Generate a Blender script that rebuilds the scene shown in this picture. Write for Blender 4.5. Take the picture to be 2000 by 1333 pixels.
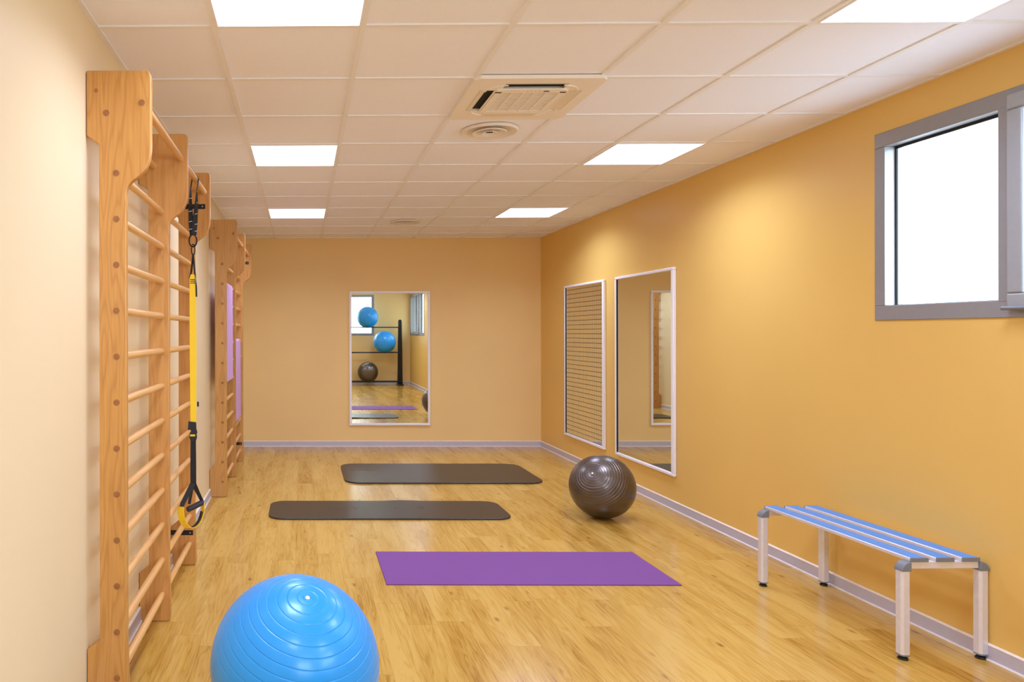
import bpy, bmesh, math, random
from mathutils import Vector, Matrix
random.seed(7)
for o in list(bpy.data.objects): bpy.data.objects.remove(o)
scn = bpy.context.scene
COL = scn.collection

# ------------------------------------------------------------------ camera, world, exposure
XL, XR, YB, YF, ZC, CAM = -0.842, 3.09, 9.295, -2.04, 2.7135, 1.478
FPX, CX, CY, YAW, ROLL = 1394.49, 575.353, 650.86, 0.0113, 0.0017
cd = bpy.data.cameras.new('camera'); cam = bpy.data.objects.new('camera', cd); COL.objects.link(cam)
cd.sensor_width = 36.0; cd.lens = FPX / 2000 * 36.0
cd.shift_x = (1000 - CX) / 2000; cd.shift_y = (CY - 666.5) / 2000
cd.clip_start = 0.02; cd.clip_end = 200
cam.location = (0, 0, CAM)
cam.rotation_euler = (Matrix.Rotation(YAW, 3, 'Z') @ Matrix.Rotation(math.pi/2, 3, 'X') @ Matrix.Rotation(-ROLL, 3, 'Z')).to_euler()
scn.camera = cam

PANEL = 3.0          # ceiling panel emission
LAMP = 16.0            # watts per ceiling panel
SKY = 5.6             # daylight outside the windows
scn.view_settings.view_transform = 'Standard'
scn.view_settings.look = 'None'
scn.view_settings.gamma = 1.0
scn.view_settings.use_curve_mapping = False
scn.view_settings.exposure = 0.0
cy = scn.cycles
cy.max_bounces = 14; cy.diffuse_bounces = 7; cy.glossy_bounces = 7; cy.transmission_bounces = 6; cy.transparent_max_bounces = 12
cy.caustics_reflective = True; cy.caustics_refractive = False; cy.blur_glossy = 0.3
cy.sample_clamp_indirect = 6.0; cy.use_denoising = True

w = bpy.data.worlds.new('sky'); scn.world = w; w.use_nodes = True
bg = w.node_tree.nodes['Background']; bg.inputs[0].default_value = (0.78, 0.91, 1.0, 1); bg.inputs[1].default_value = SKY
# overcast sky: brightest on the side behind the camera, dimmer beside the building, darker ground
_t = w.node_tree; _c = _t.nodes.new('ShaderNodeTexCoord'); _s = _t.nodes.new('ShaderNodeSeparateXYZ'); _t.links.new(_c.outputs['Generated'], _s.inputs[0])
def _m(op, a, b):
    n = _t.nodes.new('ShaderNodeMath'); n.operation = op
    for i, v in enumerate((a, b)):
        if isinstance(v, (int, float)): n.inputs[i].default_value = v
        else: _t.links.new(v, n.inputs[i])
    return n.outputs[0]
_side = _m('MAXIMUM', _m('MULTIPLY', _s.outputs[1], -1.0), 0.0)
_up = _m('MINIMUM', _m('MAXIMUM', _m('ADD', _m('MULTIPLY', _s.outputs[2], 3.0), 0.85), 0.55), 1.0)
_t.links.new(_m('MULTIPLY', _m('MULTIPLY', _m('ADD', _m('MULTIPLY', _side, 2.6), 0.75), _up), SKY), bg.inputs[1])
def portal(name, loc, rot, sx, sy):
    l = bpy.data.lights.new(name, 'AREA'); l.shape = 'RECTANGLE'; l.size = sx; l.size_y = sy; l.cycles.is_portal = True
    o = bpy.data.objects.new(name, l); COL.objects.link(o); o.location = loc; o.rotation_euler = rot
WIN_R1 = (2.10, 3.885, 1.54, 2.54)      # right wall: y0, y1, z0, z1
WIN_R2 = (-1.98, 0.39, 1.40, 2.58)
WIN_F = (0.30, 2.06, 1.40, 2.58)        # wall behind the camera: x0, x1, z0, z1
for i, (a, b, c, d) in enumerate((WIN_R1, WIN_R2)):
    portal('daylight_portal', (XR+0.16, (a+b)/2, (c+d)/2), (0, math.pi/2, 0), d-c, b-a)
portal('daylight_portal', ((WIN_F[0]+WIN_F[1])/2, YF-0.16, (WIN_F[2]+WIN_F[3])/2), (math.pi/2, 0, 0), WIN_F[1]-WIN_F[0], WIN_F[3]-WIN_F[2])

# ------------------------------------------------------------------ materials
def lin(c):
    return tuple(((x/255)/12.92 if x/255 <= 0.04045 else ((x/255+0.055)/1.055)**2.4) for x in c)
class NT:
    def __init__(s, name):
        s.m = bpy.data.materials.new(name); s.m.use_nodes = True; s.t = s.m.node_tree
        s.b = s.t.nodes['Principled BSDF']
    def n(s, typ, **kw):
        nd = s.t.nodes.new(typ)
        for k, v in kw.items(): setattr(nd, k, v)
        return nd
    def l(s, a, b): s.t.links.new(a, b)
    def math(s, op, a, b=None, c=None):
        nd = s.n('ShaderNodeMath', operation=op)
        for i, v in enumerate((a, b, c)):
            if v is None: continue
            if hasattr(v, 'is_linked'): s.l(v, nd.inputs[i])
            else: nd.inputs[i].default_value = v
        return nd.outputs[0]
    def ramp(s, fac, stops):
        r = s.n('ShaderNodeValToRGB'); s.l(fac, r.inputs[0]); e = r.color_ramp.elements
        while len(e) < len(stops): e.new(0.5)
        for el, (p, c) in zip(e, stops): el.position = p; el.color = (*c, 1)
        return r.outputs[0]
    def mix(s, fac, a, b, mode='MIX'):
        nd = s.n('ShaderNodeMix', data_type='RGBA', blend_type=mode)
        for v, k in ((fac, 0), (a, 6), (b, 7)):
            if hasattr(v, 'is_linked'): s.l(v, nd.inputs[k])
            elif k == 0: nd.inputs[0].default_value = v
            else: nd.inputs[k].default_value = (*v, 1)
        return nd.outputs[2]
    def comb(s, x, y, z):
        nd = s.n('ShaderNodeCombineXYZ')
        for i, v in enumerate((x, y, z)):
            if hasattr(v, 'is_linked'): s.l(v, nd.inputs[i])
            else: nd.inputs[i].default_value = v
        return nd.outputs[0]
    def obj(s):
        return s.n('ShaderNodeTexCoord').outputs['Object']
    def sep(s, v):
        nd = s.n('ShaderNodeSeparateXYZ'); s.l(v, nd.inputs[0]); return nd.outputs
    def noise(s, vec, scale, detail=3, rough=0.5, dist=0.0):
        nd = s.n('ShaderNodeTexNoise'); s.l(vec, nd.inputs['Vector']); nd.inputs['Scale'].default_value = scale
        nd.inputs['Detail'].default_value = detail; nd.inputs['Roughness'].default_value = rough; nd.inputs['Distortion'].default_value = dist
        return nd.outputs[0]
    def bump(s, h, strength, dist=0.01):
        nd = s.n('ShaderNodeBump'); s.l(h, nd.inputs['Height']); nd.inputs['Strength'].default_value = strength; nd.inputs['Distance'].default_value = dist
        s.l(nd.outputs[0], s.b.inputs['Normal'])
def simple(name, rgb, rough=0.5, metal=0.0, spec=0.5, var=0.04, scale=40, bump=0.0, coat=0.0, sheen=0.0):
    s = NT(name); c = lin(rgb)
    nz = s.noise(s.obj(), scale, 3)
    f = s.ramp(nz, [(0.3, tuple(x*(1-var) for x in c)), (0.7, tuple(min(1, x*(1+var)) for x in c))])
    s.l(f, s.b.inputs['Base Color'])
    s.b.inputs['Roughness'].default_value = rough; s.b.inputs['Metallic'].default_value = metal
    s.b.inputs['Specular IOR Level'].default_value = spec
    if coat: s.b.inputs['Coat Weight'].default_value = coat; s.b.inputs['Coat Roughness'].default_value = 0.14
    if sheen: s.b.inputs['Sheen Weight'].default_value = sheen; s.b.inputs['Sheen Roughness'].default_value = 0.4
    if bump: s.bump(nz, bump, 0.002)
    return s.m

def wood(name, dark, light, axis='Z', rings=1.0, rough=0.42, seed=0.0, knots=False):
    """solid beech / pine: grain stretched along one axis with cathedral arches"""
    s = NT(name); o = s.sep(s.obj())
    ax = {'X': 0, 'Y': 1, 'Z': 2}[axis]; a, b = [i for i in range(3) if i != ax]
    L = o[ax]; P = o[a]; Q = o[b]
    v1 = s.comb(s.math('MULTIPLY', P, 1.0), s.math('ADD', Q, seed), s.math('MULTIPLY', L, 0.10))
    low = s.noise(v1, 9.0, 2, 0.4)
    v2 = s.comb(s.math('MULTIPLY', P, 1.0), s.math('ADD', Q, seed*1.7), s.math('MULTIPLY', L, 0.035))
    fine = s.noise(v2, 170.0, 3, 0.6)
    ringv = s.math('MULTIPLY', low, 16.0*rings)
    tri = s.math('PINGPONG', ringv, 0.5)
    tri = s.math('MULTIPLY', tri, 2.0)
    ringline = s.math('POWER', tri, 3.0)
    tot = s.math('ADD', s.math('MULTIPLY', ringline, 0.20), s.math('MULTIPLY', fine, 0.45))
    patch = s.noise(s.comb(P, s.math('ADD', Q, seed*3.1), s.math('MULTIPLY', L, 0.5)), 2.6, 2)
    tot = s.math('ADD', tot, s.math('MULTIPLY', patch, 0.25))
    c = s.ramp(tot, [(0.20, lin(light)), (0.50, tuple((x+y)/2 for x, y in zip(lin(light), lin(dark)))), (0.95, lin(dark))])
    if knots:
        vo = s.n('ShaderNodeTexVoronoi'); vo.inputs['Scale'].default_value = 3.2
        s.l(s.comb(s.math('MULTIPLY', P, 2.2), s.math('ADD', Q, seed+4.3), s.math('MULTIPLY', L, 0.9)), vo.inputs['Vector'])
        k = s.ramp(vo.outputs['Distance'], [(0.015, (1, 1, 1)), (0.05, (0, 0, 0))])
        c = s.mix(k, c, lin((120, 66, 26)))
    s.l(c, s.b.inputs['Base Color'])
    s.b.inputs['Roughness'].default_value = rough; s.b.inputs['Coat Weight'].default_value = 0.25; s.b.inputs['Coat Roughness'].default_value = 0.22
    s.bump(fine, 0.06, 0.002)
    return s.m

def floor_mat():
    s = NT('oak_vinyl_planks'); o = s.sep(s.obj())
    W, LEN = 0.1465, 1.22
    xr = s.math('DIVIDE', s.math('ADD', o[0], 0.05), W); row = s.math('FLOOR', xr); fx = s.math('FRACT', xr)
    wn = s.n('ShaderNodeTexWhiteNoise', noise_dimensions='1D'); s.l(row, wn.inputs['W'])
    yr = s.math('ADD', s.math('DIVIDE', o[1], LEN), s.math('MULTIPLY', wn.outputs['Value'], 7.31))
    idx = s.math('FLOOR', yr); fy = s.math('FRACT', yr)
    w2 = s.n('ShaderNodeTexWhiteNoise', noise_dimensions='2D'); s.l(s.comb(row, idx, 0), w2.inputs['Vector'])
    rnd = w2.outputs['Value']; off = s.math('MULTIPLY', rnd, 37.0)
    # three printed strips of grain per board
    X = s.math('ADD', o[0], off); Y = o[1]
    g1 = s.noise(s.comb(X, s.math('MULTIPLY', Y, 0.075), off), 18.0, 3, 0.5, 0.5)      # broad figure
    g2 = s.noise(s.comb(X, s.math('MULTIPLY', Y, 0.03), off), 150.0, 4, 0.65)          # pores
    rl = s.math('POWER', s.math('MULTIPLY', s.math('PINGPONG', s.math('MULTIPLY', g1, 7.0), 0.5), 2.0), 2.0)
    g3 = s.noise(s.comb(s.math('MULTIPLY', X, 1.0), s.math('MULTIPLY', Y, 0.11), off), 10.0, 4, 0.6, 0.3)
    vo = s.n('ShaderNodeTexVoronoi'); vo.inputs['Scale'].default_value = 2.6
    s.l(s.comb(s.math('MULTIPLY', X, 3.0), s.math('MULTIPLY', Y, 1.2), off), vo.inputs['Vector'])
    kn = s.ramp(vo.outputs['Distance'], [(0.02, (1, 1, 1)), (0.13, (0, 0, 0))])
    knf = s.math('MULTIPLY', kn, s.math('GREATER_THAN', s.noise(s.comb(X, Y, off), 1.7, 1), 0.42))
    knf = s.math('MULTIPLY', knf, s.math('ADD', s.math('MULTIPLY', g2, 1.0), 0.30))
    t = s.math('ADD', s.math('MULTIPLY', g3, 0.62), s.math('MULTIPLY', rl, 0.13))
    t = s.math('ADD', t, s.math('MULTIPLY', g2, 0.30))
    t = s.math('ADD', t, s.math('MULTIPLY', s.math('SUBTRACT', rnd, 0.5), 0.16))
    c = s.ramp(t, [(0.38, lin(FL[0])), (0.54, lin(FL[1])), (0.68, lin(FL[2])), (0.86, lin(FL[3]))])
    c = s.mix(knf, c, lin((122, 72, 28)))
    ex = s.math('MINIMUM', fx, s.math('SUBTRACT', 1.0, fx)); ey = s.math('MINIMUM', fy, s.math('SUBTRACT', 1.0, fy))
    gx = s.math('LESS_THAN', ex, 0.006); gy = s.math('LESS_THAN', ey, 0.0011)
    gap = s.math('MULTIPLY', s.math('MAXIMUM', gx, gy), 0.35)
    c = s.mix(gap, c, lin((120, 78, 34)))
    s.l(c, s.b.inputs['Base Color'])
    s.l(s.math('ADD', s.math('MULTIPLY', g2, 0.12), 0.13), s.b.inputs['Roughness'])
    s.b.inputs['Specular IOR Level'].default_value = 0.75
    s.bump(g2, 0.05, 0.001)
    return s.m
FL = [(208, 170, 90), (194, 152, 70), (172, 126, 48), (126, 78, 24)]

def wall_paint(name, rgb, rough=0.40, spec=0.30):
    s = NT(name); c = lin(rgb); p = s.obj()
    big = s.noise(p, 0.9, 3); fine = s.noise(p, 260, 2)
    f = s.ramp(big, [(0.35, tuple(x*0.975 for x in c)), (0.65, tuple(min(1, x*1.02) for x in c))])
    s.l(f, s.b.inputs['Base Color']); s.b.inputs['Roughness'].default_value = rough; s.b.inputs['Specular IOR Level'].default_value = spec
    s.bump(fine, 0.05, 0.0015)
    return s.m

M = {}
M['wall'] = wall_paint('ochre_satin_paint', (230, 190, 105))
M['wall_cream'] = wall_paint('cream_satin_paint', (232, 213, 174))
M['wall_back'] = wall_paint('sand_satin_paint', (238, 204, 138))
M['floor'] = floor_mat()
M['tile'] = simple('ceiling_tile', (242, 243, 255), 0.85, var=0.015, scale=220, bump=0.15)
M['tbar'] = simple('white_grid_steel', (238, 237, 240), 0.5, var=0.01)
M['base'] = simple('grey_skirting', (192, 188, 200), 0.4, var=0.02)
M['beech1'] = wood('beech_upright', (162, 100, 38), (214, 157, 82), 'Z', 1.0, seed=0.0)
M['beech2'] = wood('beech_upright_plain', (168, 108, 46), (212, 156, 86), 'Z', 0.7, seed=5.2)
M['pine'] = wood('pine_upright', (152, 96, 40), (204, 152, 82), 'Z', 0.8, seed=2.7, knots=True)
M['rung'] = wood('beech_rung', (196, 136, 70), (232, 184, 118), 'Y', 0.5, seed=1.3, rough=0.36)
M['dowel'] = wood('dowel_end_grain', (120, 70, 30), (164, 106, 54), 'Y', 1.0, seed=3.3, rough=0.6)
M['black_metal'] = simple('black_steel', (26, 26, 28), 0.45, metal=0.3, var=0.1)
M['chrome'] = simple('polished_steel', (200, 200, 204), 0.22, metal=1.0)
M['white_frame'] = simple('white_lacquer', (242, 240, 246), 0.35, var=0.01)
M['frame_grey'] = simple('grey_window_aluminium', (148, 148, 150), 0.38, metal=0.15, var=0.02)
M['frame_light'] = simple('grey_sash_aluminium', (160, 164, 168), 0.38, metal=0.15, var=0.02)
M['lining'] = simple('white_reveal_paint', (238, 242, 248), 0.5, var=0.01)
M['lip_highlight'] = simple('skirting_lip_highlight', (236, 224, 214), 0.45)
M['rubber'] = simple('black_rubber', (24, 24, 24), 0.6)
M['alu'] = simple('brushed_aluminium', (228, 226, 232), 0.36, metal=0.35, var=0.03)
M['grey_plastic'] = simple('grey_plastic', (122, 126, 134), 0.42, var=0.02)
M['slat_blue'] = simple('blue_laminate', (78, 146, 222), 0.42, var=0.02)
M['mat_black'] = simple('charcoal_foam', (52, 44, 38), 0.36, var=0.05, scale=300, bump=0.25, spec=0.5)
M['mat_logo'] = simple('embossed_foam_mark', (84, 76, 70), 0.5, var=0.02)
M['mat_purple'] = simple('purple_foam', (124, 74, 144), 0.72, var=0.04, scale=350, bump=0.3, spec=0.3)
M['mat_lilac'] = simple('lilac_foam', (206, 166, 214), 0.7, var=0.03, scale=350, bump=0.2, spec=0.3)
M['ball_blue'] = simple('blue_vinyl', (8, 148, 232), 0.34, var=0.02, spec=0.6, sheen=0.1, coat=0.22)
M['ball_grey'] = simple('graphite_vinyl', (108, 99, 94), 0.31, metal=0.85, var=0.03, coat=0.15)
M['plug_white'] = simple('white_plug', (245, 245, 245), 0.3)
M['ac_white'] = simple('ivory_plastic', (240, 232, 222), 0.4, var=0.01)
M['ac_dark'] = simple('dark_cavity', (14, 13, 13), 0.8)
M['ac_flap'] = simple('ivory_flap', (228, 216, 192), 0.45, var=0.01)
M['diff_white'] = simple('white_lacquered_steel', (232, 224, 216), 0.35, var=0.01)
M['yellow'] = simple('yellow_webbing', (250, 210, 34), 0.6, var=0.05, scale=500, bump=0.3)
M['black_web'] = simple('black_webbing', (18, 17, 20), 0.62, var=0.2, scale=500, bump=0.3)
M['black_foam'] = simple('black_foam_grip', (38, 38, 46), 0.55)
M['thread'] = simple('white_thread', (215, 212, 205), 0.6)

def emis(name, rgb, k):
    s = NT(name); s.b.inputs['Base Color'].default_value = (0.9, 0.9, 0.9, 1); s.b.inputs['Roughness'].default_value = 0.4
    s.b.inputs['Emission Color'].default_value = (*rgb, 1); s.b.inputs['Emission Strength'].default_value = k
    return s.m
M['panel'] = emis('opal_diffuser_lit', (0.79, 0.92, 1.30), PANEL)

s = NT('mirror_silver')
s.b.inputs['Base Color'].default_value = (0.82, 0.83, 0.75, 1); s.b.inputs['Metallic'].default_value = 1.0; s.b.inputs['Roughness'].default_value = 0.0
M['mirror'] = s.m
# posture mirror: 5 cm grid printed on the glass
s = NT('posture_mirror_grid'); o = s.sep(s.obj())
gy = s.math('LESS_THAN', s.math('FRACT', s.math('DIVIDE', s.math('ADD', o[1], 5.0), 0.05)), 0.09)
gz = s.math('LESS_THAN', s.math('FRACT', s.math('DIVIDE', s.math('ADD', o[2], 0.02), 0.05)), 0.10)
g = s.math('MAXIMUM', gz, s.math('MULTIPLY', gy, 0.75))
c = s.mix(g, (0.82, 0.83, 0.75), lin((58, 34, 10))); s.l(c, s.b.inputs['Base Color'])
s.l(s.math('SUBTRACT', 1.0, g), s.b.inputs['Metallic']); s.l(s.math('MULTIPLY', g, 0.5), s.b.inputs['Roughness'])
M['mirror_grid'] = s.m
# window glass: clear, thin, slightly reflective
s = NT('window_glass'); t = s.t; t.nodes.remove(s.b)
tr = s.n('ShaderNodeBsdfTransparent'); tr.inputs[0].default_value = (0.96, 0.98, 1, 1)
gl = s.n('ShaderNodeBsdfGlossy'); gl.inputs['Roughness'].default_value = 0.02
mx = s.n('ShaderNodeMixShader'); lw = s.n('ShaderNodeLayerWeight')
s.l(s.math('ADD', s.math('MULTIPLY', s.math('POWER', lw.outputs['Facing'], 5.0), 0.5), 0.02), mx.inputs[0]); s.l(tr.outputs[0], mx.inputs[1]); s.l(gl.outputs[0], mx.inputs[2])
s.l(mx.outputs[0], t.nodes['Material Output'].inputs[0])
M['glass'] = s.m

# ------------------------------------------------------------------ mesh helpers
class MB:
    def __init__(s): s.bm = bmesh.new()
    def box(s, x0, x1, y0, y1, z0, z1):
        v = [s.bm.verts.new(p) for p in ((x0,y0,z0),(x1,y0,z0),(x1,y1,z0),(x0,y1,z0),(x0,y0,z1),(x1,y0,z1),(x1,y1,z1),(x0,y1,z1))]
        for f in ((3,2,1,0),(4,5,6,7),(0,1,5,4),(1,2,6,5),(2,3,7,6),(3,0,4,7)): s.bm.faces.new([v[i] for i in f])
        return s
    def prism(s, pts, f0, f1):
        """pts: 2D outline; f0(p), f1(p) give the two 3D ends"""
        a = [s.bm.verts.new(f0(p)) for p in pts]; b = [s.bm.verts.new(f1(p)) for p in pts]
        s.bm.faces.new(a); s.bm.faces.new(b[::-1]); n = len(pts)
        for i in range(n): s.bm.faces.new((a[i], b[i], b[(i+1) % n], a[(i+1) % n]))
        return s
    def tube(s, pts, r, seg=14, cap=True, closed=False):
        pts = [Vector(p) for p in pts]; n = len(pts); rings = []; up = None
        for i, p in enumerate(pts):
            if closed: d = pts[(i+1) % n] - pts[i-1]
            else: d = pts[min(i+1, n-1)] - pts[max(i-1, 0)]
            d.normalize()
            if up is None:
                up = Vector((0, 0, 1)) if abs(d.z) < 0.9 else Vector((1, 0, 0))
            u = (up - d*up.dot(d)).normalized(); up = u; v = d.cross(u)
            rr = r[i] if isinstance(r, (list, tuple)) else r
            rings.append([s.bm.verts.new(p + u*math.cos(t)*rr + v*math.sin(t)*rr) for t in (2*math.pi*k/seg for k in range(seg))])
        m = n if closed else n-1
        for i in range(m):
            A, B = rings[i], rings[(i+1) % n]
            for k in range(seg): s.bm.faces.new((A[k], A[(k+1) % seg], B[(k+1) % seg], B[k]))
        if cap and not closed: s.bm.faces.new(rings[0][::-1]); s.bm.faces.new(rings[-1])
        return s
    def lathe(s, prof, c, axis=(0, 0, 1), seg=48):
        """prof: (radius, height along axis)"""
        ax = Vector(axis).normalized(); u = ax.orthogonal().normalized(); v = ax.cross(u); c = Vector(c); rings = []
        for r, h in prof:
            if r < 1e-6: rings.append([s.bm.verts.new(c + ax*h)])
            else: rings.append([s.bm.verts.new(c + ax*h + u*math.cos(2*math.pi*k/seg)*r + v*math.sin(2*math.pi*k/seg)*r) for k in range(seg)])
        for A, B in zip(rings, rings[1:]):
            for k in range(seg):
                k2 = (k+1) % seg
                if len(A) == 1 and len(B) == 1: break
                if len(A) == 1: s.bm.faces.new((A[0], B[k2], B[k]))
                elif len(B) == 1: s.bm.faces.new((A[k], A[k2], B[0]))
                else: s.bm.faces.new((A[k], A[k2], B[k2], B[k]))
        return s
    def ribbon(s, pts, wd, width, thick=0.003):
        """flat webbing: wd = width direction (one or per point)"""
        pts = [Vector(p) for p in pts]; n = len(pts); R = []
        for i, p in enumerate(pts):
            d = (pts[min(i+1, n-1)] - pts[max(i-1, 0)]).normalized()
            q = Vector(wd[i]) if isinstance(wd[0], (tuple, list, Vector)) else Vector(wd)
            q = (q - d*q.dot(d)).normalized(); t = d.cross(q); w2 = (width[i] if isinstance(width, (list, tuple)) else width)/2
            R.append([s.bm.verts.new(p + q*a*w2 + t*b*thick/2) for a, b in ((-1,-1),(1,-1),(1,1),(-1,1))])
        for A, B in zip(R, R[1:]):
            for k in range(4): s.bm.faces.new((A[k], A[(k+1) % 4], B[(k+1) % 4], B[k]))
        s.bm.faces.new(R[0][::-1]); s.bm.faces.new(R[-1])
        return s
    def build(s, name, mat, parent=None, bevel=0.0, smooth=False, seg=2, auto=35):
        bmesh.ops.recalc_face_normals(s.bm, faces=s.bm.faces[:])
        off = parent_loc(parent)
        if off.length > 0: bmesh.ops.translate(s.bm, verts=s.bm.verts[:], vec=-off)
        me = bpy.data.meshes.new(name); s.bm.to_mesh(me); s.bm.free()
        me.materials.append(mat)
        if smooth:
            for p in me.polygons: p.use_smooth = True
            me.set_sharp_from_angle(angle=math.radians(auto))
        o = bpy.data.objects.new(name, me); COL.objects.link(o); o.parent = parent
        if bevel:
            b = o.modifiers.new('bevel', 'BEVEL'); b.width = bevel; b.segments = seg; b.limit_method = 'ANGLE'; b.angle_limit = math.radians(40)
            for p in me.polygons: p.use_smooth = True
            me.set_sharp_from_angle(angle=math.radians(auto)); b.harden_normals = False
        return o
def parent_loc(p):
    v = Vector((0, 0, 0))
    while p is not None: v += p.location; p = p.parent
    return v
def thing(name, label, cat, loc, group=None):
    o = bpy.data.objects.new(name, None); COL.objects.link(o); o.location = loc; o.empty_display_size = 0.1
    o['label'] = label; o['category'] = cat
    if group: o['group'] = group
    return o
def struct(name, loc=None):
    o = bpy.data.objects.new(name, None); COL.objects.link(o); o['kind'] = 'structure'
    if loc: o.location = loc
    return o
def st(o): o['kind'] = 'structure'; return o
def copy_tree(o, parent=None, dx=(0, 0, 0)):
    c = o.copy(); COL.objects.link(c); c.parent = parent
    if parent is None: c.location = Vector(o.location) + Vector(dx)
    for ch in list(o.children): copy_tree(ch, c)
    return c
def rrect(x0, x1, y0, y1, r, n=6):
    P = []
    for cx_, cy_, a0 in ((x1-r, y0+r, -90), (x1-r, y1-r, 0), (x0+r, y1-r, 90), (x0+r, y0+r, 180)):
        for k in range(n+1):
            a = math.radians(a0 + 90*k/n); P.append((cx_ + r*math.cos(a), cy_ + r*math.sin(a)))
    return P

# ------------------------------------------------------------------ room shell
T = 0.30
st(MB().box(XL-T, XR+T, YF-T, YB+T, -0.2, 0).build('floor', M['floor']))
st(MB().box(XL-T, XR+T, YF-T, YB+T, ZC+0.007, ZC+0.2).build('ceiling', M['tile']))
st(MB().box(XL-T, XL, YF-T, YB+T, 0, ZC+0.006).build('wall_left', M['wall_cream']))
st(MB().box(XL, XR, YB, YB+T, 0, ZC+0.006).build('wall_back', M['wall_back']))
b = MB(); ys = [YF-T, WIN_R2[0], WIN_R2[1], WIN_R1[0], WIN_R1[1], YB+T]
for i in (0, 2, 4): b.box(XR, XR+T, ys[i], ys[i+1], 0, ZC+0.006)
for y0, y1, z0, z1 in (WIN_R1, WIN_R2): b.box(XR, XR+T, y0, y1, 0, z0); b.box(XR, XR+T, y0, y1, z1, ZC+0.006)
st(b.build('wall_right', M['wall']))
b = MB(); x0, x1, z0, z1 = WIN_F
b.box(XL, x0, YF-T, YF, 0, ZC+0.006); b.box(x1, XR, YF-T, YF, 0, ZC+0.006); b.box(x0, x1, YF-T, YF, 0, z0); b.box(x0, x1, YF-T, YF, z1, ZC+0.006)
st(b.build('wall_front', M['wall_back']))

# skirting with a thin lip at the foot; pale top strip paints a highlight
def skirt(name, p0, p1, inward):
    b = MB(); n = Vector(inward)
    prof = [(0, 0), (0.016, 0), (0.016, 0.006), (0.011, 0.010), (0.011, 0.064), (0.007, 0.070), (0, 0.072)]
    b.prism(prof, lambda p: Vector(p0) + n*p[0] + Vector((0, 0, p[1])), lambda p: Vector(p1) + n*p[0] + Vector((0, 0, p[1])))
    sk = st(b.build(name, M['base']))
    b = MB(); lp = [(0.011, 0.0005), (0.019, 0.0005), (0.018, 0.006), (0.011, 0.009)]
    b.prism(lp, lambda p: Vector(p0) + n*p[0] + Vector((0, 0, p[1])), lambda p: Vector(p1) + n*p[0] + Vector((0, 0, p[1]))); b.build('foot_lip', M['lip_highlight'], sk)
    b = MB(); lp = [(0.0005, 0.0715), (0.0115, 0.066), (0.0125, 0.070), (0.004, 0.076), (0.0005, 0.076)]
    b.prism(lp, lambda p: Vector(p0) + n*p[0] + Vector((0, 0, p[1])), lambda p: Vector(p1) + n*p[0] + Vector((0, 0, p[1]))); b.build('top_highlight', M['lip_highlight'], sk)
skirt('baseboard_back', (XL, YB, 0), (XR, YB, 0), (0, -1, 0))
skirt('baseboard_right', (XR, YF, 0), (XR, YB, 0), (-1, 0, 0))
skirt('baseboard_left', (XL, YF, 0), (XL, YB, 0), (1, 0, 0))
skirt('baseboard_front', (XL, YF, 0), (XR, YF, 0), (0, 1, 0))

# suspended ceiling grid: 60 cm module, 24 mm T bars, wall angle
GX, GY = -0.354, 2.882
b = MB(); xs = [GX + 0.6*j for j in range(-1, 7) if XL < GX + 0.6*j < XR]; yl = [GY + 0.6*i for i in range(-9, 12) if YF < GY + 0.6*i < YB]
for x in xs: b.box(x-0.012, x+0.012, YF, YB, ZC, ZC+0.008)
b2 = MB()
for y in yl:
    e = [XL] + xs + [XR]
    for a, c in zip(e, e[1:]): b2.box(a+0.012, c-0.012, y-0.012, y+0.012, ZC+0.001, ZC+0.008)
g = b.build('trim_1', M['tbar']); st(g)
st(b2.build('trim_2', M['tbar']))
b = MB(); b.box(XL, XL+0.022, YF, YB, ZC, ZC+0.008); b.box(XR-0.022, XR, YF, YB, ZC, ZC+0.008); b.box(XL+0.022, XR-0.022, YB-0.022, YB, ZC, ZC+0.008); b.box(XL+0.022, XR-0.022, YF, YF+0.022, ZC, ZC+0.008)
st(b.build('trim_3', M['tbar']))

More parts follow.
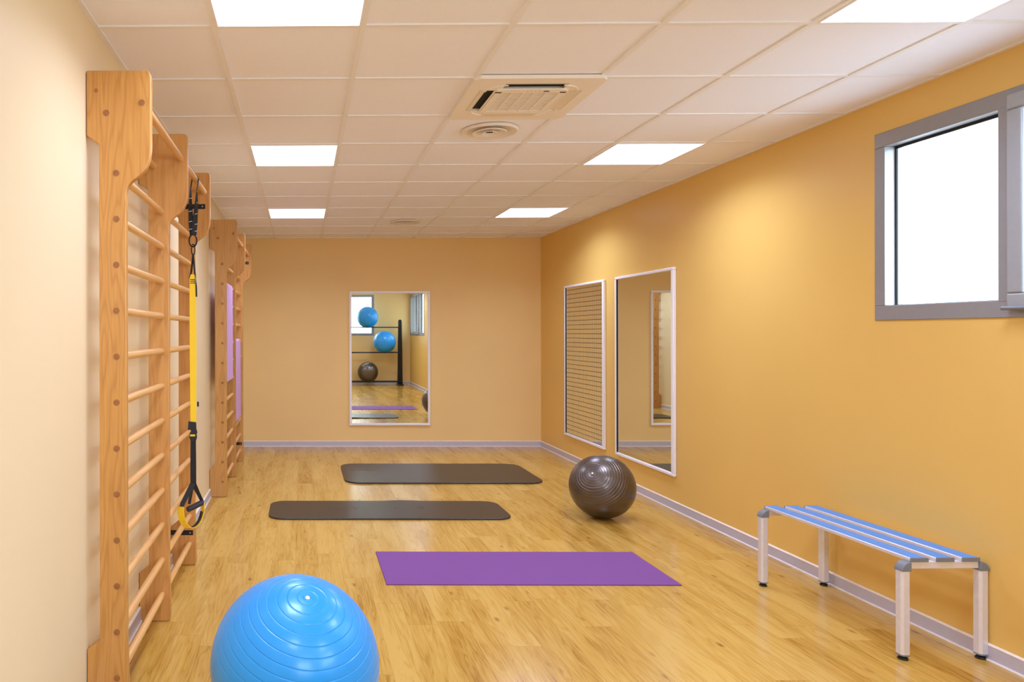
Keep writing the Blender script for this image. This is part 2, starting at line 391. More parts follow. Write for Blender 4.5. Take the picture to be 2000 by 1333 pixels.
# ------------------------------------------------------------------ windows
def window_right(name, y0, y1, z0, z1, bars, sash=None, handle=None):
    w_ = struct(name, (XR, y0, z0)); fw = 0.078; xi, xo = XR-0.006, XR+0.09
    b = MB(); b.box(xi, xo, y0, y1, z0, z0+fw); b.box(xi, xo, y0, y1, z1-fw, z1); b.box(xi, xo, y0, y0+fw, z0+fw, z1-fw); b.box(xi, xo, y1-fw*0.85, y1, z0+fw, z1-fw)
    b.build('window_frame', M['frame_grey'], w_, bevel=0.003)
    for ym, hw in bars:
        MB().box(xi-0.001, xo, ym-hw, ym+hw, z0+fw*0.9, z1-fw*0.9).build('mullion', M['frame_grey'], w_, bevel=0.003)
    # glazing bead and dark gasket just behind the frame
    ed = [y0+fw*0.85] + [v for ym, hw in bars for v in (ym-hw, ym+hw)] + [y1-fw*0.85]
    for k in range(0, len(ed), 2):
        a, c = ed[k], ed[k+1]
        q = MB(); g_ = 0.014
        for t0, x_ in ((0.0, XR+0.050),):
            q.box(x_, x_+0.008, a, c, z1-fw-g_, z1-fw); q.box(x_, x_+0.008, a, c, z0+fw-0.002, z0+fw+g_*0.3); q.box(x_, x_+0.008, a, a+g_*0.5, z0+fw, z1-fw); q.box(x_, x_+0.008, c-g_*0.7, c, z0+fw, z1-fw)
        q.build('edge_strip', M['rubber'], w_)
        MB().box(XR+0.058, XR+0.064, a, c, z0+fw*0.9, z1-fw*0.9).build('pane', M['glass'], w_)
    q = MB(); xa, xb = XR+0.091, XR+0.299
    q.box(xa, xb, y0+0.001, y0+0.012, z0+0.001, z1-0.001); q.box(xa, xb, y1-0.012, y1-0.001, z0+0.001, z1-0.001); q.box(xa, xb, y0+0.012, y1-0.012, z0+0.001, z0+0.012); q.box(xa, xb, y0+0.012, y1-0.012, z1-0.012, z1-0.001)
    q.build('reveal_lining', M['lining'], w_)
    if sash:
        a, c = sash; f = 0.07; x_ = XR-0.030
        q = MB(); q.box(x_, xi-0.001, a, c, z0+0.035, z0+0.035+f); q.box(x_, xi-0.001, a, c, z1-0.03-f, z1-0.03); q.box(x_, xi-0.001, a, a+f, z0+0.035+f, z1-0.03-f); q.box(x_, xi-0.001, c-f, c, z0+0.035+f, z1-0.03-f)
        q.build('sash', M['frame_light'], w_, bevel=0.008, seg=3)
    if handle:
        hy0, hy1, hz = handle
        q = MB(); q.tube([(XR-0.045, hy1, hz), (XR-0.045, hy1-0.008, hz), (XR-0.045, hy0+0.008, hz), (XR-0.045, hy0, hz)], [0.004, 0.009, 0.009, 0.004], 12)
        q.box(XR-0.046, XR-0.028, hy1-0.10, hy1-0.08, hz-0.007, hz+0.007)
        q.build('handle', M['grey_plastic'], w_, smooth=True)
    return w_
y0, y1, z0, z1 = WIN_R1
window_right('window_1', y0, y1, z0, z1, [(3.165, 0.036)], sash=(2.14, 3.142), handle=(2.95, 3.15, 1.58))
y0, y1, z0, z1 = WIN_R2
window_right('window_2', y0, y1, z0, z1, [(-1.25, 0.045), (-0.42, 0.05)], sash=(-1.27, -0.40), handle=(-1.15, -0.5, 1.44))
w3 = struct('window_3', (WIN_F[0], YF, WIN_F[2])); x0, x1, z0, z1 = WIN_F; fw = 0.075; yi, yo = YF+0.006, YF-0.09
b = MB(); b.box(x0, x1, yo, yi, z0, z0+fw); b.box(x0, x1, yo, yi, z1-fw, z1); b.box(x0, x0+fw, yo, yi, z0+fw, z1-fw); b.box(x1-fw, x1, yo, yi, z0+fw, z1-fw)
b.build('window_frame', M['frame_grey'], w3, bevel=0.003)
MB().box(1.10, 1.18, yo, yi+0.001, z0+fw*0.9, z1-fw*0.9).build('mullion', M['frame_grey'], w3, bevel=0.003)
for a, c in ((x0+fw*0.9, 1.10), (1.18, x1-fw*0.9)): MB().box(a, c, YF-0.064, YF-0.058, z0+fw*0.9, z1-fw*0.9).build('pane', M['glass'], w3)

# ------------------------------------------------------------------ ceiling lights
def ceiling_light(j, i, label):
    x0, y0 = GX+0.6*j+0.010, GY+0.6*i+0.010; x1, y1 = x0+0.58, y0+0.58
    t = thing('ceiling_light', label, 'ceiling light', ((x0+x1)/2, (y0+y1)/2, ZC), 'recessed ceiling light panels')
    b = MB(); f = 0.007; za, zb = ZC-0.003, ZC+0.0065
    b.box(x0, x1, y0, y0+f, za, zb); b.box(x0, x1, y1-f, y1, za, zb); b.box(x0, x0+f, y0+f, y1-f, za, zb); b.box(x1-f, x1, y0+f, y1-f, za, zb)
    b.build('frame', M['white_frame'], t)
    MB().box(x0+f, x1-f, y0+f, y1-f, ZC-0.001, ZC+0.0065).build('diffuser', M['panel'], t)
    l = bpy.data.lights.new('lamp', 'AREA'); l.shape = 'SQUARE'; l.size = 0.56; l.energy = LAMP; l.color = (0.79, 0.92, 1.30); l.spread = math.radians(150)
    lo = bpy.data.objects.new('lamp', l); COL.objects.link(lo); lo.parent = t; lo.location = (0, 0, -0.004)
ceiling_light(0, -1, 'square white light panel at the top left, cut off by the edge of the photo')
ceiling_light(4, -1, 'square white light panel in the top right corner, above the window')
ceiling_light(0, 3, 'lit square ceiling panel on the left, second row from the camera')
ceiling_light(4, 3, 'lit square ceiling panel on the right, beyond the air conditioner')
ceiling_light(0, 7, 'smallest lit ceiling panel on the left, nearest the back wall')
ceiling_light(4, 7, 'smallest lit ceiling panel on the right, above the gridded mirror')
ceiling_light(0, -5, 'lit ceiling panel behind the camera on the wall bar side')
ceiling_light(4, -5, 'lit ceiling panel behind the camera on the window side')

# ------------------------------------------------------------------ air conditioner cassette
def oct_(x0, x1, y0, y1, c): return [(x0+c, y0), (x1-c, y0), (x1, y0+c), (x1, y1-c), (x1-c, y1), (x0+c, y1), (x0, y1-c), (x0, y0+c)]
ax0, ax1, ay0, ay1 = 0.832, 1.474, 3.437, 4.098; acx, acy = (ax0+ax1)/2, (ay0+ay1)/2
AC = thing('air_conditioner', 'square ivory ceiling cassette air conditioner with slatted intake grille', 'air conditioner', (acx, acy, ZC))
zt, zb_ = ZC-0.001, ZC-0.016
# face plate as a ring of strips so the four outlets are real openings
S = 0.064; SL = 0.165; sw = 0.080      # outlet inset, half length, width
b = MB()
b.box(ax0+0.03, ax1-0.03, ay0+0.03, ay1-0.03, zt-0.0035, ZC+0.0065)
b.build('cover_back', M['ac_dark'], AC)
b = MB()
ix0, ix1, iy0, iy1 = ax0+S, ax1-S, ay0+S, ay1-S; ch = 0.028
pl = [[(ax0+ch, ay0), (ax1-ch, ay0), (ax1, ay0+ch), (ax1, iy0), (ax0, iy0), (ax0, ay0+ch)], [(ax0+ch, ay1), (ax1-ch, ay1), (ax1, ay1-ch), (ax1, iy1), (ax0, iy1), (ax0, ay1-ch)]]
for P in pl: b.prism(P, lambda p: (p[0], p[1], zt+0.003), lambda p: (p[0], p[1], zb_))
b.box(ax0, ix0, iy0, iy1, zb_, zt+0.003); b.box(ix1, ax1, iy0, iy1, zb_, zt+0.003)
c2 = 0.105
for sx in (0, 1):
    for sy in (0, 1):
        X0 = ix0 if sx == 0 else ix1-c2; Y0 = iy0 if sy == 0 else iy1-c2
        b.box(X0, X0+c2, Y0, Y0+c2, zb_, zt-0.004)
gx0, gx1, gy0, gy1 = ix0+sw, ix1-sw, iy0+sw, iy1-sw
b.build('face_plate', M['ac_white'], AC)
# intake grille
b = MB(); m = 0.030; b.box(gx0, gx1, gy0, gy0+m+0.015, zb_-0.006, zt-0.004); b.box(gx0, gx1, gy1-m, gy1, zb_-0.006, zt-0.004); b.box(gx0, gx0+m, gy0+m, gy1-m, zb_-0.006, zt-0.004); b.box(gx1-m, gx1, gy0+m, gy1-m, zb_-0.006, zt-0.004)
for k in range(1, 5):
    xx = gx0+m+(gx1-gx0-2*m)*k/5; b.box(xx-0.006, xx+0.006, gy0+m, gy1-m, zb_-0.005, zt-0.004)
n = 22
for k in range(n):
    yy = gy0+m+0.02+(gy1-gy0-2*m-0.022)*k/(n-1); b.box(gx0+m, gx1-m, yy-0.0048, yy+0.0048, zb_-0.003, zb_-0.0005)
b.build('intake_grille', M['ac_white'], AC)
# rounded bead around grille and lobes at the corners
b = MB(); pr = rrect(gx0-0.006, gx1+0.006, gy0-0.006, gy1+0.006, 0.045, 6); b.tube([(p[0], p[1], zb_-0.002) for p in pr], 0.0045, 8, closed=True); b.build('trim_bead', M['ac_white'], AC, smooth=True)
for (cx_, cy_, a0) in ((gx1-0.04, gy0+0.04, -90), (gx0+0.04, gy0+0.04, 180), (gx1-0.04, gy1-0.04, 0), (gx0+0.04, gy1-0.04, 90)):
    P = [(cx_+0.092*math.cos(math.radians(a0+90*k/10)), cy_+0.092*math.sin(math.radians(a0+90*k/10))) for k in range(11)]
    b = MB(); b.tube([(p[0], p[1], zb_-0.001) for p in P], 0.003, 8); b.build('corner_lobe', M['ac_white'], AC, smooth=True)
def flap(p0, p1, p2, p3, name='louver', mat='ac_flap'):
    b = MB(); q = [Vector(p) for p in (p0, p1, p2, p3)]; nn = (q[1]-q[0]).cross(q[3]-q[0]).normalized()*0.003
    b.prism([0, 1, 2, 3], lambda i: q[i], lambda i: q[i]+nn); b.build(name, M[mat], AC)
za = zb_+0.001; zi = zt-0.0045
yA, yB_ = iy0+c2, iy1-c2; xA, xB = ix0+c2, ix1-c2
flap((ix0+0.001, yA, za), (ix0+0.001, yB_, za), (ix0+0.032, yB_, zi), (ix0+0.032, yA, zi))
flap((xA, iy0+0.001, za), (xB, iy0+0.001, za), (xB, iy0+0.026, za+0.003), (xA, iy0+0.026, za+0.003))
flap((ix1-0.001, yA, za), (ix1-0.001, yB_, za), (ix1-0.074, yB_, za+0.004), (ix1-0.074, yA, za+0.004))
flap((xA, iy1-0.002, za), (xB, iy1-0.002, za), (xB, iy1-0.074, za), (xA, iy1-0.074, za))
b = MB()
for k in range(4): b.box(acx-0.020+k*0.019, acx-0.016+k*0.019, gy0+0.018, gy0+0.024, zb_-0.0068, zb_-0.005)
b.build('indicator_lamp', simple('amber_indicator', (150, 100, 60), 0.4), AC)
MB().box(acx+0.060, acx+0.088, gy0+0.016, gy0+0.026, zb_-0.0072, zb_-0.005).build('receiver', M['ac_dark'], AC)

# ------------------------------------------------------------------ round diffusers
def diffuser(y, label):
    c = (1.146, y, ZC+0.004)
    t = thing('ceiling_diffuser', label, 'air vent', c, 'round ceiling air vents')
    MB().lathe([(0.170, 0), (0.170, -0.006), (0.162, -0.016), (0.150, -0.014), (0.124, 0.0), (0.118, 0.0015)], c, seg=64).build('outer_ring', M['diff_white'], t, smooth=True)
    MB().lathe([(0.117, 0.0018), (0, 0.0018)], c, seg=48).build('duct', M['diff_white'], t)
    MB().lathe([(0.104, -0.016), (0.100, -0.020), (0.092, -0.018), (0.066, -0.004), (0.062, 0.0), (0.080, -0.004), (0.104, -0.016)], c, seg=64).build('middle_cone', M['diff_white'], t, smooth=True)
    MB().lathe([(0.050, -0.019), (0.047, -0.022), (0.040, -0.019), (0.024, -0.010), (0.020, -0.006), (0.050, -0.019)], c, seg=48).build('inner_cone', M['diff_white'], t, smooth=True)
    b = MB(); b.lathe([(0.0, -0.014), (0.012, -0.014), (0.014, -0.010), (0.0, -0.009)], c, seg=24)
    for a in (0, 2*math.pi/3, 4*math.pi/3): b.tube([(c[0], c[1], c[2]-0.012), (c[0]+0.022*math.cos(a+0.5), c[1]+0.022*math.sin(a+0.5), c[2]-0.010)], 0.004, 6)
    b.build('spindle', M['ac_dark'], t)
diffuser(4.382, 'white round air vent in the ceiling tile behind the air conditioner')
diffuser(7.982, 'small distant round air vent in the ceiling near the back wall')

# ------------------------------------------------------------------ wall bars
PROF = [(0.0, 2.0), ]
def upright_outline():
    P = [(0.001, 2.498), (0.004, 2.5), (0.232, 2.5), (0.240, 2.498), (0.247, 2.492), (0.251, 2.484), (0.252, 2.474), (0.252, 2.225), (0.251, 2.19), (0.248, 2.163), (0.242, 2.14), (0.233, 2.119), (0.220, 2.102), (0.204, 2.088), (0.188, 2.077), (0.174, 2.066), (0.164, 2.054), (0.158, 2.040), (0.155, 2.020), (0.155, 0.30), (0.160, 0.12), (0.162, 0.030), (0.159, 0.014), (0.150, 0.004), (0.140, 0.0015), (0.018, 0.0015), (0.007, 0.006), (0.001, 0.018), (0.001, 0.245), (0.004, 0.250), (0.050, 0.287), (0.050, 2.213), (0.004, 2.246), (0.001, 2.252)]
    return P
UT = 0.033
RUNGS = [(0.117, 2.101-0.1785*k) for k in range(12)] + [(0.078, 2.335), (0.217, 2.374)]
WX = XL+0.002
def wall_bars(ys, label, mats, caps_on_first, plates):
    wb = thing('wall_bars', label, 'wall bars', (WX, ys[0], 0), 'wooden wall bars')
    for k, y in enumerate(ys):
        b = MB(); b.prism(upright_outline(), lambda p: (WX+p[0], y, p[1]), lambda p: (WX+p[0], y+UT, p[1]))
        u = b.build('upright', M[mats[k]], wb, bevel=0.004, seg=3)
        if k == 0 or k == 2:
            yc = y-0.0012 if k == 0 else y+UT-0.0005
            for d, z in RUNGS:
                MB().lathe([(0, 0), (0.0125, 0), (0.0125, 0.0012), (0, 0.0017)], (WX+d, y if k == 0 else y+UT, z), (0, -1 if k == 0 else 1, 0), 20).build('dowel_cap', M['dowel'], u)
        if k == 0:
            MB().lathe([(0, 0), (0.008, 0), (0.008, 0.0012), (0, 0.0015)], (WX+0.039, y, 2.422), (0, -1, 0), 16).build('screw_plug', M['dowel'], u)
        if k == 2 and plates:
            for d0, d1, z0 in ((-0.0005, 0.222, 2.268), (-0.0005, 0.141, 0.193)):
                b = MB(); b.box(WX+d0, WX+d1, y-0.0035, y-0.0005, z0, z0+0.031)
                br = b.build('wall_bracket', M['black_metal'], u, bevel=0.001)
                b = MB(); b.lathe([(0, 0), (0.006, 0), (0.005, 0.0025), (0, 0.003)], (WX+d1-0.018, y-0.0035, z0+0.0155), (0, -1, 0), 16)
                b.build('screw', M['chrome'], u, smooth=True)
    for k in (0, 1):
        for d, z in RUNGS:
            r = 0.0165
            b = MB(); ya, yb = ys[k]+UT-0.004, ys[k+1]+0.004
            b.tube([(WX+d, ya, z), (WX+d, ya+0.03, z), (WX+d, yb-0.03, z), (WX+d, yb, z)], [r*0.93, r, r, r*0.93], 18)
            b.build('rung', M['rung'], wb, smooth=True, auto=60)
    return wb
wall_bars((2.765, 3.650, 4.535), 'nearer of the two double wooden wall bars, with the yellow strap hanging on it', ('beech1', 'beech2', 'beech2'), True, True)
wall_bars((6.42, 7.305, 8.19), 'farther double wooden wall bars near the back wall, with lilac mats draped over it', ('pine', 'pine', 'beech2'), True, True)

# lilac mats draped over rungs of the far unit
def draped(y0, y1, zr, zbf, zbb, label):
    d, r, th = 0.117, 0.0165, 0.011
    t = thing('exercise_mat', label, 'exercise mat', (WX+d, (y0+y1)/2, zr), 'lilac mats over the far wall bars')
    ro = r+0.0015; P = []
    def side(rad, flip):
        a = [(d+rad+0.004, zbf), (d+rad+0.002, (zbf+zr)/2), (d+rad, zr)]
        a += [(d+rad*math.cos(math.radians(k*15)), zr+rad*math.sin(math.radians(k*15))) for k in range(1, 12)]
        a += [(d-rad, zr), (d-rad, zbb)]
        return a[::-1] if flip else a
    P = side(ro+th, False) + side(ro, True)
    b = MB(); b.prism(P, lambda p: (WX+p[0], y0, p[1]), lambda p: (WX+p[0], y1, p[1]))
    b.build('foam_sheet', M['mat_lilac'], t, bevel=0.003)
draped(6.475, 7.075, 1.9225, 1.03, 1.45, 'lilac foam mat draped over a high rung of the far wall bars')
draped(7.375, 7.965, 1.387, 0.555, 0.95, 'lilac foam mat hanging lower and farther back on the far wall bars')

# ------------------------------------------------------------------ mirrors
def frame_x(b, y0, y1, z0, z1, w_, x0, x1):
    b.box(x0, x1, y0, y1, z0, z0+w_); b.box(x0, x1, y0, y1, z1-w_, z1); b.box(x0, x1, y0, y0+w_, z0+w_, z1-w_); b.box(x0, x1, y1-w_, y1, z0+w_, z1-w_)
def side_mirror(y0, y1, label, mat, group=None):
    z0, z1, w_ = 0.282, 2.020, 0.026
    t = thing('wall_mirror', label, 'mirror', (XR, (y0+y1)/2, z0), group)
    b = MB(); x0, x1 = XR-0.030, XR-0.001
    for a in ((y0, y1, z0, z0+w_), (y0, y1, z1-w_, z1), (y0, y0+w_+0.012, z0+w_, z1-w_), (y1-w_, y1, z0+w_, z1-w_)): b.box(x0, x1, *a)
    b.build('frame', M['white_frame'], t, bevel=0.006, seg=3)
    MB().box(XR-0.016, XR-0.003, y0+w_, y1-w_+0.0005, z0+w_-0.002, z1-w_+0.002).build('glass', M[mat], t)
    MB().box(XR-0.024, XR-0.016, y1-w_-0.004, y1-w_, z0+w_, z1-w_).build('edge_strip', M['rubber'], t)  # black strip paints in the dark gap along the glass edge
side_mirror(5.935, 7.040, 'plain tall mirror in a white frame on the right wall, above the grey ball', 'mirror')
side_mirror(7.304, 8.398, 'tall posture mirror covered by a thin square grid, in a white frame', 'mirror_grid')
x0, x1, z0, z1, w_ = 0.606, 1.652, 0.276, 2.021, 0.030
t = thing('wall_mirror', 'white framed mirror on the back wall reflecting the rack of balls', 'mirror', ((x0+x1)/2, YB, z0))
b = MB()
for a in ((x0, x1, z0, z0+w_), (x0, x1, z1-w_, z1), (x0, x0+w_, z0+w_, z1-w_), (x1-w_, x1, z0+w_, z1-w_)): b.box(a[0], a[1], YB-0.030, YB-0.001, a[2], a[3])
b.build('frame', M['white_frame'], t, bevel=0.006, seg=3)
MB().box(x0+w_-0.002, x1-w_+0.002, YB-0.018, YB-0.003, z0+w_-0.002, z1-w_+0.002).build('glass', M['mirror'], t)

# ------------------------------------------------------------------ mats on the floor
def warp_mat(x0, x1, y0, y1, r, th, mat, root, skew=0.0, lift=None, nx=60, ny=14):
    """thin slab with rounded corners, slightly wavy"""
    out = rrect(x0, x1, y0, y1, r, 8) if r > 0 else [(x0, y0), (x1, y0), (x1, y1), (x0, y1)]
    b = bmesh.new()
    me = MB(); me.bm = b
    f = b.faces.new([b.verts.new((p[0], p[1], 0.0)) for p in out])
    geom = b.verts[:] + b.edges[:] + b.faces[:]
    for k in range(1, nx):
        xx = x0+(x1-x0)*k/nx; geom = b.verts[:] + b.edges[:] + b.faces[:]
        bmesh.ops.bisect_plane(b, geom=geom, plane_co=(xx, 0, 0), plane_no=(1, 0, 0))
    base = b.faces[:]
    ret = bmesh.ops.extrude_face_region(b, geom=base)
    top = [v for v in ret['geom'] if isinstance(v, bmesh.types.BMVert)]
    for v in top: v.co.z += th
    if lift:
        for v in b.verts: v.co.z += lift(v.co.x, v.co.y)
    for v in b.verts:
        v.co.z += 0.0008; v.co.x += skew*(v.co.y-y0)
    return me.build('foam_sheet', M[mat], root, bevel=min(0.004, th*0.4), seg=2)
def text_mark(txt, root, loc, size, rotz, mat, name='lettering'):
    c = bpy.data.curves.new(name, 'FONT'); c.body = txt; c.size = size; c.extrude = 0.0006; c.align_x = 'CENTER'; c.align_y = 'CENTER'; c.space_character = 1.15; c.offset = 0.001
    o = bpy.data.objects.new(name, c); COL.objects.link(o)
    me = bpy.data.meshes.new_from_object(o); bpy.data.objects.remove(o)
    o = bpy.data.objects.new(name, me); COL.objects.link(o); me.materials.clear(); me.materials.append(M[mat]); o.parent = root
    o.location = Vector(loc) - parent_loc(root); o.rotation_euler = (0, 0, rotz)
    return o
t = thing('exercise_mat', 'thin purple yoga mat lying flat on the floor in front of the bench', 'exercise mat', (1.35, 4.5, 0))
b = MB()
warp_mat(0.488, 2.206, 4.185, 4.808, 0.0, 0.0065, 'mat_purple', t)
t = thing('exercise_mat', 'narrow black foam mat with rounded corners, nearer of the two black ones', 'exercise mat', (0.69, 5.94, 0), 'black foam mats')
warp_mat(-0.278, 1.668, 5.640, 6.232, 0.13, 0.013, 'mat_black', t, lift=lambda x, y: 0.006*math.exp(-((x-0.86)/0.13)**2)*(0.25+0.75*(y-5.64)/0.59))
text_mark('AIREX', t, (0.88, 5.98, 0.0165), 0.085, 0.0, 'mat_logo'); text_mark('AIREX', t, (0.34, 5.98, 0.0142), 0.085, math.pi, 'mat_logo')
t = thing('exercise_mat', 'wide black foam mat with rounded corners, nearest the back wall', 'exercise mat', (1.39, 7.5, 0), 'black foam mats')
warp_mat(0.415, 2.380, 6.985, 8.005, 0.16, 0.014, 'mat_black', t)
text_mark('AIREX', t, (0.63, 7.62, 0.0152), 0.085, 0.0, 'mat_logo')

# ------------------------------------------------------------------ balls
def ball(c, R, pole, mat, label, flat=True, group=None, step=6.6, nr=11, segs=96):
    t = thing('exercise_ball', label, 'exercise ball', (c[0], c[1], c[2]-R), group)
    pr = []; a = 0.0; hw = 0.0018/R; th = [0.0]
    for k in range(1, nr+1):
        ck = math.radians(step*k); th += [ck-hw*2.0, ck-hw, ck-hw*0.3, ck+hw*0.3, ck+hw, ck+hw*2.0]
    lo = th[-1]; th += [lo+(math.pi-2*lo)*k/8 for k in range(1, 8)]
    full = th + [math.pi-q for q in th[::-1] if q <= lo+1e-9]
    for q in full:
        ph = math.degrees(min(q, math.pi-q)); near = round(ph/step)*step; dd = abs(ph-near)*math.pi/180*R
        dep = 0.0022*math.exp(-(dd/0.0011)**2) if 1 <= round(ph/step) <= nr else 0.0
        rr = R-dep; pr.append((max(0.0, rr*math.sin(q)) if 1e-6 < q < math.pi-1e-6 else 0.0, rr*math.cos(q)))
    b = MB(); b.lathe(pr, c, pole, segs)
    if flat:
        for v in b.bm.verts:
            if v.co.z < 0.004: v.co.z = 0.0015+0.3*max(0, v.co.z-0.0)
    b.build('shell', M[mat], t, smooth=True, auto=80)
    p = Vector(pole).normalized(); b = MB()
    b.lathe([(0, 0.0035), (0.0055, 0.0030), (0.0075, 0.0005), (0.0085, -0.002)], Vector(c)+p*R, p, 20)
    b.build('valve_plug', M['plug_white'], t, smooth=True)
    b = MB(); b.lathe([(0.0095, -0.0005), (0.0135, 0.0018), (0.017, -0.0008)], Vector(c)+p*R, p, 24); b.build('valve_rim', M[mat], t, smooth=True)
def pole_at(px, py, c, R):
    """outward direction of the ball's surface point that the photo shows at a given bearing"""
    d = Vector(((px-CX)/FPX, 1.0, -(py-CY)/FPX)); d = Matrix.Rotation(YAW, 3, 'Z') @ d; d.normalize()
    o = Vector((0, 0, CAM)); oc = o-Vector(c); bq = oc.dot(d); disc = bq*bq-(oc.length_squared-R*R); tt = -bq-math.sqrt(max(disc, 0))
    return (o+d*tt-Vector(c)).normalized()
c = (-0.030, 2.548, 0.3005); ball(c, 0.3005, pole_at(600, 1168, c, 0.3005), 'ball_blue', 'large blue exercise ball at the bottom edge, nearest the camera', step=6.7, segs=160)
c = (2.386, 5.723, 0.2485); ball(c, 0.2495, pole_at(1157, 926, c, 0.2485), 'ball_grey', 'shiny graphite grey exercise ball on the floor by the right wall', step=5.2, nr=12)

# ------------------------------------------------------------------ bench
BC = Vector((2.872, 3.727, 0)); ANG = 0.030
bench = thing('bench', 'low aluminium locker bench with three blue slats against the right wall', 'bench', BC)
bench.rotation_euler = (0, 0, ANG)
def bl(mb, name, mat, parent=bench, **k):    # local coordinates of the bench
    bmesh.ops.translate(mb.bm, verts=mb.bm.verts[:], vec=parent_loc(parent)); return mb.build(name, mat, parent, **k)
for i, xc in enumerate((-0.118, 0.0, 0.118)):
    s0 = MB(); s0.box(xc-0.0405, xc+0.0405, -0.482, 0.482, 0.444, 0.461); so = bl(s0, 'slat', M['alu'], bevel=0.003)
    bl(MB().box(xc-0.034, xc+0.034, -0.481, 0.481, 0.4605, 0.4622), 'insert', M['slat_blue'], so)
    for e in (-1, 1):
        q = MB(); ya, yb = (e*0.482, e*0.488); q.box(xc-0.041, xc+0.041, min(ya, yb), max(ya, yb), 0.4435, 0.4625); bl(q, 'end_cap', M['grey_plastic'], so, bevel=0.002)
def leg_prof(cx_, cy_, h, c_=0.011): return oct_(cx_-h, cx_+h, cy_-h, cy_+h, c_)
for sx in (-1, 1):
    for sy in (-1, 1):
        lx, ly = sx*0.179, sy*0.4675
        q = MB(); q.prism(leg_prof(lx, ly, 0.0215, 0.009), lambda p: (p[0], p[1], 0.026), lambda p: (p[0], p[1], 0.402)); lg = bl(q, 'leg', M['alu'])
        q = MB(); P = [(-0.0225, 0), (0.0225, 0)] + [(0.0225, 0.044)] + [(0.0225-0.045*math.sin(math.radians(a)), 0.044*math.cos(math.radians(a)) if a < 90 else 0) for a in range(10, 90, 10)]
        P = [(sx*-x, z) for x, z in P]
        q.prism(P, lambda p: (lx+p[0], ly-0.0225, 0.401+p[1]), lambda p: (lx+p[0], ly+0.0225, 0.401+p[1])); bl(q, 'corner_cap', M['grey_plastic'], lg, bevel=0.003)
        q = MB(); q.prism(leg_prof(lx, ly, 0.0218, 0.009), lambda p: (p[0], p[1], 0.020), lambda p: (p[0], p[1], 0.0265)); bl(q, 'end_plug', M['grey_plastic'], lg)
        q = MB(); q.lathe([(0, 0.021), (0.008, 0.021), (0.008, 0.014), (0.018, 0.010), (0.020, 0.002), (0.018, 0.0008), (0, 0.0008)], (lx, ly, 0), (0, 0, 1), 24); bl(q, 'foot', M['rubber'], lg, smooth=True)
for sy in (-1, 1):
    bl(MB().box(-0.157, 0.157, sy*0.4675-0.014, sy*0.4675+0.014, 0.412, 0.4435), 'crossbar', M['alu'], bevel=0.002)

# ------------------------------------------------------------------ suspension trainer hanging from the top rung
SY = 4.15
ST = thing('suspension_trainer', 'black and yellow suspension strap with grip handle hanging from the near wall bars', 'suspension trainer', (WX+0.217, SY, 2.395))
def sd(d, y, z): return (WX+d, y, z)
rr = 0.0165+0.003
loop = [(0.196, SY+0.02, 2.05), (0.190, SY+0.015, 2.12), (0.186, SY+0.01, 2.22), (0.190, SY, 2.32), (0.217-rr, SY, 2.374)]
loop += [(0.217-rr*math.cos(math.radians(a)), SY, 2.374+rr*math.sin(math.radians(a))) for a in (30, 60, 90, 120, 150)]
loop += [(0.217+rr, SY, 2.374), (0.228, SY, 2.32), (0.222, SY, 2.22), (0.214, SY, 2.12), (0.208, SY, 2.05)]
wds = []
for i, p in enumerate(loop):
    f = max(0.0, min(1.0, (2.30-p[2])/0.16)); wds.append((f*1.0, 1-f*0.8, 0.0))
b = MB(); b.ribbon([sd(*p) for p in loop], wds, [0.030 if i < 2 or i > len(loop)-3 else 0.026 for i in range(len(loop))], 0.003)
an = b.build('anchor_strap', M['black_web'], ST)
b = MB()
for k, z in enumerate((2.30, 2.235, 2.17, 2.11, 2.07)):
    b.ribbon([sd(0.206+0.02*(1 if z > 2.2 else 0.4), SY-0.006, z), sd(0.230, SY-0.006, z+0.004)], (0, 0, 1), 0.003, 0.002)
for k, z in enumerate((2.265, 2.19, 2.13, 2.085)):
    b.ribbon([sd(0.180, SY-0.004, z-0.004), sd(0.198, SY-0.004, z)], (0, 0, 1), 0.003, 0.002)
b.build('stitching', M['thread'], an)
b = MB(); P = [(0.202+0.022*math.cos(math.radians(a)), SY+0.004, 2.018+0.036*math.sin(math.radians(a))) for a in range(0, 360, 15)]
b.tube([sd(*p) for p in P], 0.0045, 10, closed=True); b.build('ring', M['black_metal'], ST, smooth=True)
b = MB(); P = [(0.203+0.008*math.cos(math.radians(a)), SY+0.004+0.012*math.cos(math.radians(a)), 1.965+0.032*math.sin(math.radians(a))) for a in range(0, 360, 15)]
b.tube([sd(*p) for p in P], 0.0035, 10, closed=True); b.build('carabiner', M['black_metal'], ST, smooth=True)
b = MB()
b.ribbon([sd(0.203, SY, 1.940), sd(0.200, SY, 1.90), sd(0.192, SY, 1.84), sd(0.184, SY, 1.795)], (0.6, 0.8, 0), 0.012, 0.004)
b.ribbon([sd(0.203, SY+0.003, 1.940), sd(0.207, SY+0.003, 1.90), sd(0.212, SY, 1.84), sd(0.216, SY, 1.80), sd(0.221, SY, 1.74), sd(0.222, SY, 1.69)], (0.6, 0.8, 0), 0.010, 0.004)
b.build('equalizer_loop', M['black_web'], ST)
b = MB(); b.ribbon([sd(0.201, SY-0.002, 1.820), sd(0.201, SY-0.002, 1.795), sd(0.202, SY, 1.4), sd(0.203, SY, 0.955)], (1, 0.1, 0), [0.024, 0.037, 0.039, 0.033], 0.006)
yw = b.build('yellow_webbing', M['yellow'], ST)
b = MB()
for z in (1.790, 1.780, 1.770): b.box(WX+0.186, WX+0.216, SY-0.0080, SY-0.0050, z-0.0018, z+0.0018)
b.build('printed_lines', M['black_web'], yw)
MB().box(WX+0.224, WX+0.234, SY+0.004, SY+0.008, 1.050, 1.078).build('keeper', M['black_web'], ST)
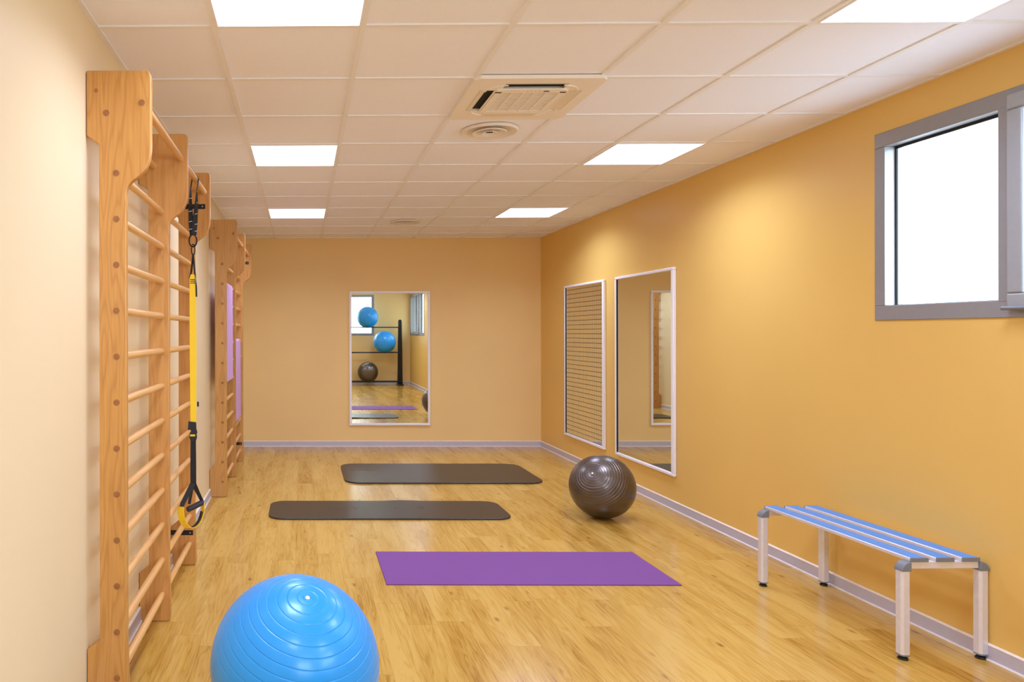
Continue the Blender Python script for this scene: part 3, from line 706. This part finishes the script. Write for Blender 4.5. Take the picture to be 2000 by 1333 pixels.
b = MB(); b.prism([(0.176, 0.965), (0.219, 0.960), (0.220, 0.918), (0.172, 0.915)], lambda p: sd(p[0], SY-0.012, p[1]), lambda p: sd(p[0], SY+0.010, p[1]))
b.prism([(0.188, 0.918), (0.222, 0.918), (0.226, 0.895), (0.190, 0.893)], lambda p: sd(p[0], SY-0.009, p[1]), lambda p: sd(p[0], SY+0.008, p[1]))
b.prism([(0.182, 0.900), (0.222, 0.900), (0.224, 0.870), (0.218, 0.850), (0.188, 0.850), (0.180, 0.872)], lambda p: sd(p[0], SY-0.007, p[1]), lambda p: sd(p[0], SY+0.006, p[1]))
bk = b.build('cam_buckle', M['black_foam'], ST, bevel=0.002)
MB().box(WX+0.185, WX+0.214, SY-0.0085, SY-0.0065, 0.878, 0.889).build('pull_tab', M['yellow'], bk)
b = MB(); b.ribbon([sd(0.202, SY, 0.855), sd(0.202, SY, 0.70), sd(0.202, SY, 0.600)], (1, 0.1, 0), [0.031, 0.034, 0.034], 0.006); b.build('lower_webbing', M['black_web'], ST)
Lh, Rh = Vector(sd(0.138, SY-0.045, 0.478)), Vector(sd(0.250, SY+0.045, 0.482)); ap = Vector(sd(0.200, SY, 0.605)); ap2 = Vector(sd(0.204, SY, 0.600))
b = MB(); b.ribbon([ap, ap.lerp(Lh, 0.5), Lh], (1, 0.3, 0), [0.030, 0.028, 0.026], 0.005); b.ribbon([ap2, ap2.lerp(Rh, 0.5), Rh], (1, 0.3, 0), [0.030, 0.022, 0.018], 0.005)
b.ribbon([ap, ap.lerp(Vector(sd(0.180, SY-0.015, 0.486)), 0.6), Vector(sd(0.180, SY-0.015, 0.486))], (0.8, 0.6, 0), 0.018, 0.004)
b.build('handle_strap', M['black_web'], ST)
Lg = Vector(sd(0.172, SY-0.028, 0.456))
b = MB(); b.tube([Lg, Lg.lerp(Rh, 0.05), Lg.lerp(Rh, 0.95), Rh+Vector((0, 0, -0.006))], [0.012, 0.0165, 0.0165, 0.012], 16); b.build('grip', M['black_foam'], ST, smooth=True)
b = MB(); cr = []
for k in range(0, 13):
    a = math.radians(180+180*k/12); cr.append(Vector(sd(0.194+0.058*math.cos(a), SY+0.045*math.cos(a), 0.455+0.112*math.sin(a))))
cr = [Lh] + cr + [Rh]
b.ribbon(cr, [(1.0, -0.35, 0.0)]*7+[(0.7, -0.7, 0.25)]*8, [0.042]*7+[0.030]*8, 0.004); b.build('foot_cradle', M['yellow'], ST)
b = MB(); pc = [p + Vector((-0.006, -0.003, 0.004)) for p in cr[7:13]]
b.ribbon(pc, [(0.55, -0.8, 0.25)]*6, 0.026, 0.005); b.build('cradle_pad', M['black_web'], ST)

# ------------------------------------------------------------------ ball rack behind the camera, seen in the back mirror
RY = -1.62
rk = thing('ball_rack', 'black steel ball rack with three pairs of rails, seen in the back mirror', 'ball rack', (1.9, RY, 0))
for x in (2.745, 0.95):
    b = MB(); b.prism([(-0.070, 0.05), (0.070, 0.05), (0.060, 1.0), (0.048, 1.80), (0.030, 1.85), (-0.030, 1.85), (-0.048, 1.80), (-0.060, 1.0)], lambda p: (x+p[0], RY-0.045, p[1]), lambda p: (x+p[0], RY+0.045, p[1]))
    b.build('post', M['black_metal'], rk, bevel=0.012, seg=3)
    b = MB(); b.box(x-0.065, x+0.065, RY-0.30, RY+0.26, 0.001, 0.05); b.build('base_foot', M['black_metal'], rk, bevel=0.008)
    for z in (0.125, 0.940, 1.650):
        MB().box(x-0.02, x+0.02, RY-0.16, RY+0.16, z-0.045, z-0.02).build('arm', M['black_metal'], rk, bevel=0.003)
for z in (0.105, 0.925, 1.635):
    for y in (RY-0.15, RY+0.15):
        b = MB(); b.tube([(0.95, y, z), (2.745, y, z)], 0.014, 14); b.build('rail', M['black_metal'], rk, smooth=True)
def rb(x, zr, R, mat, label):
    zc = zr + math.sqrt((R+0.0145)**2-0.15**2); ball((x, RY, zc), R, (-0.5, 0.6, 0.6), mat, label, flat=False, segs=64, group='balls on the rack')
rb(1.83, 1.635, 0.305, 'ball_blue', 'blue ball on the top rail of the rack, in the back mirror')
rb(2.31, 0.925, 0.315, 'ball_blue', 'blue ball on the middle rail of the rack, in the back mirror')
rb(1.84, 0.105, 0.290, 'ball_grey', 'grey ball on the bottom rail of the rack, in the back mirror')
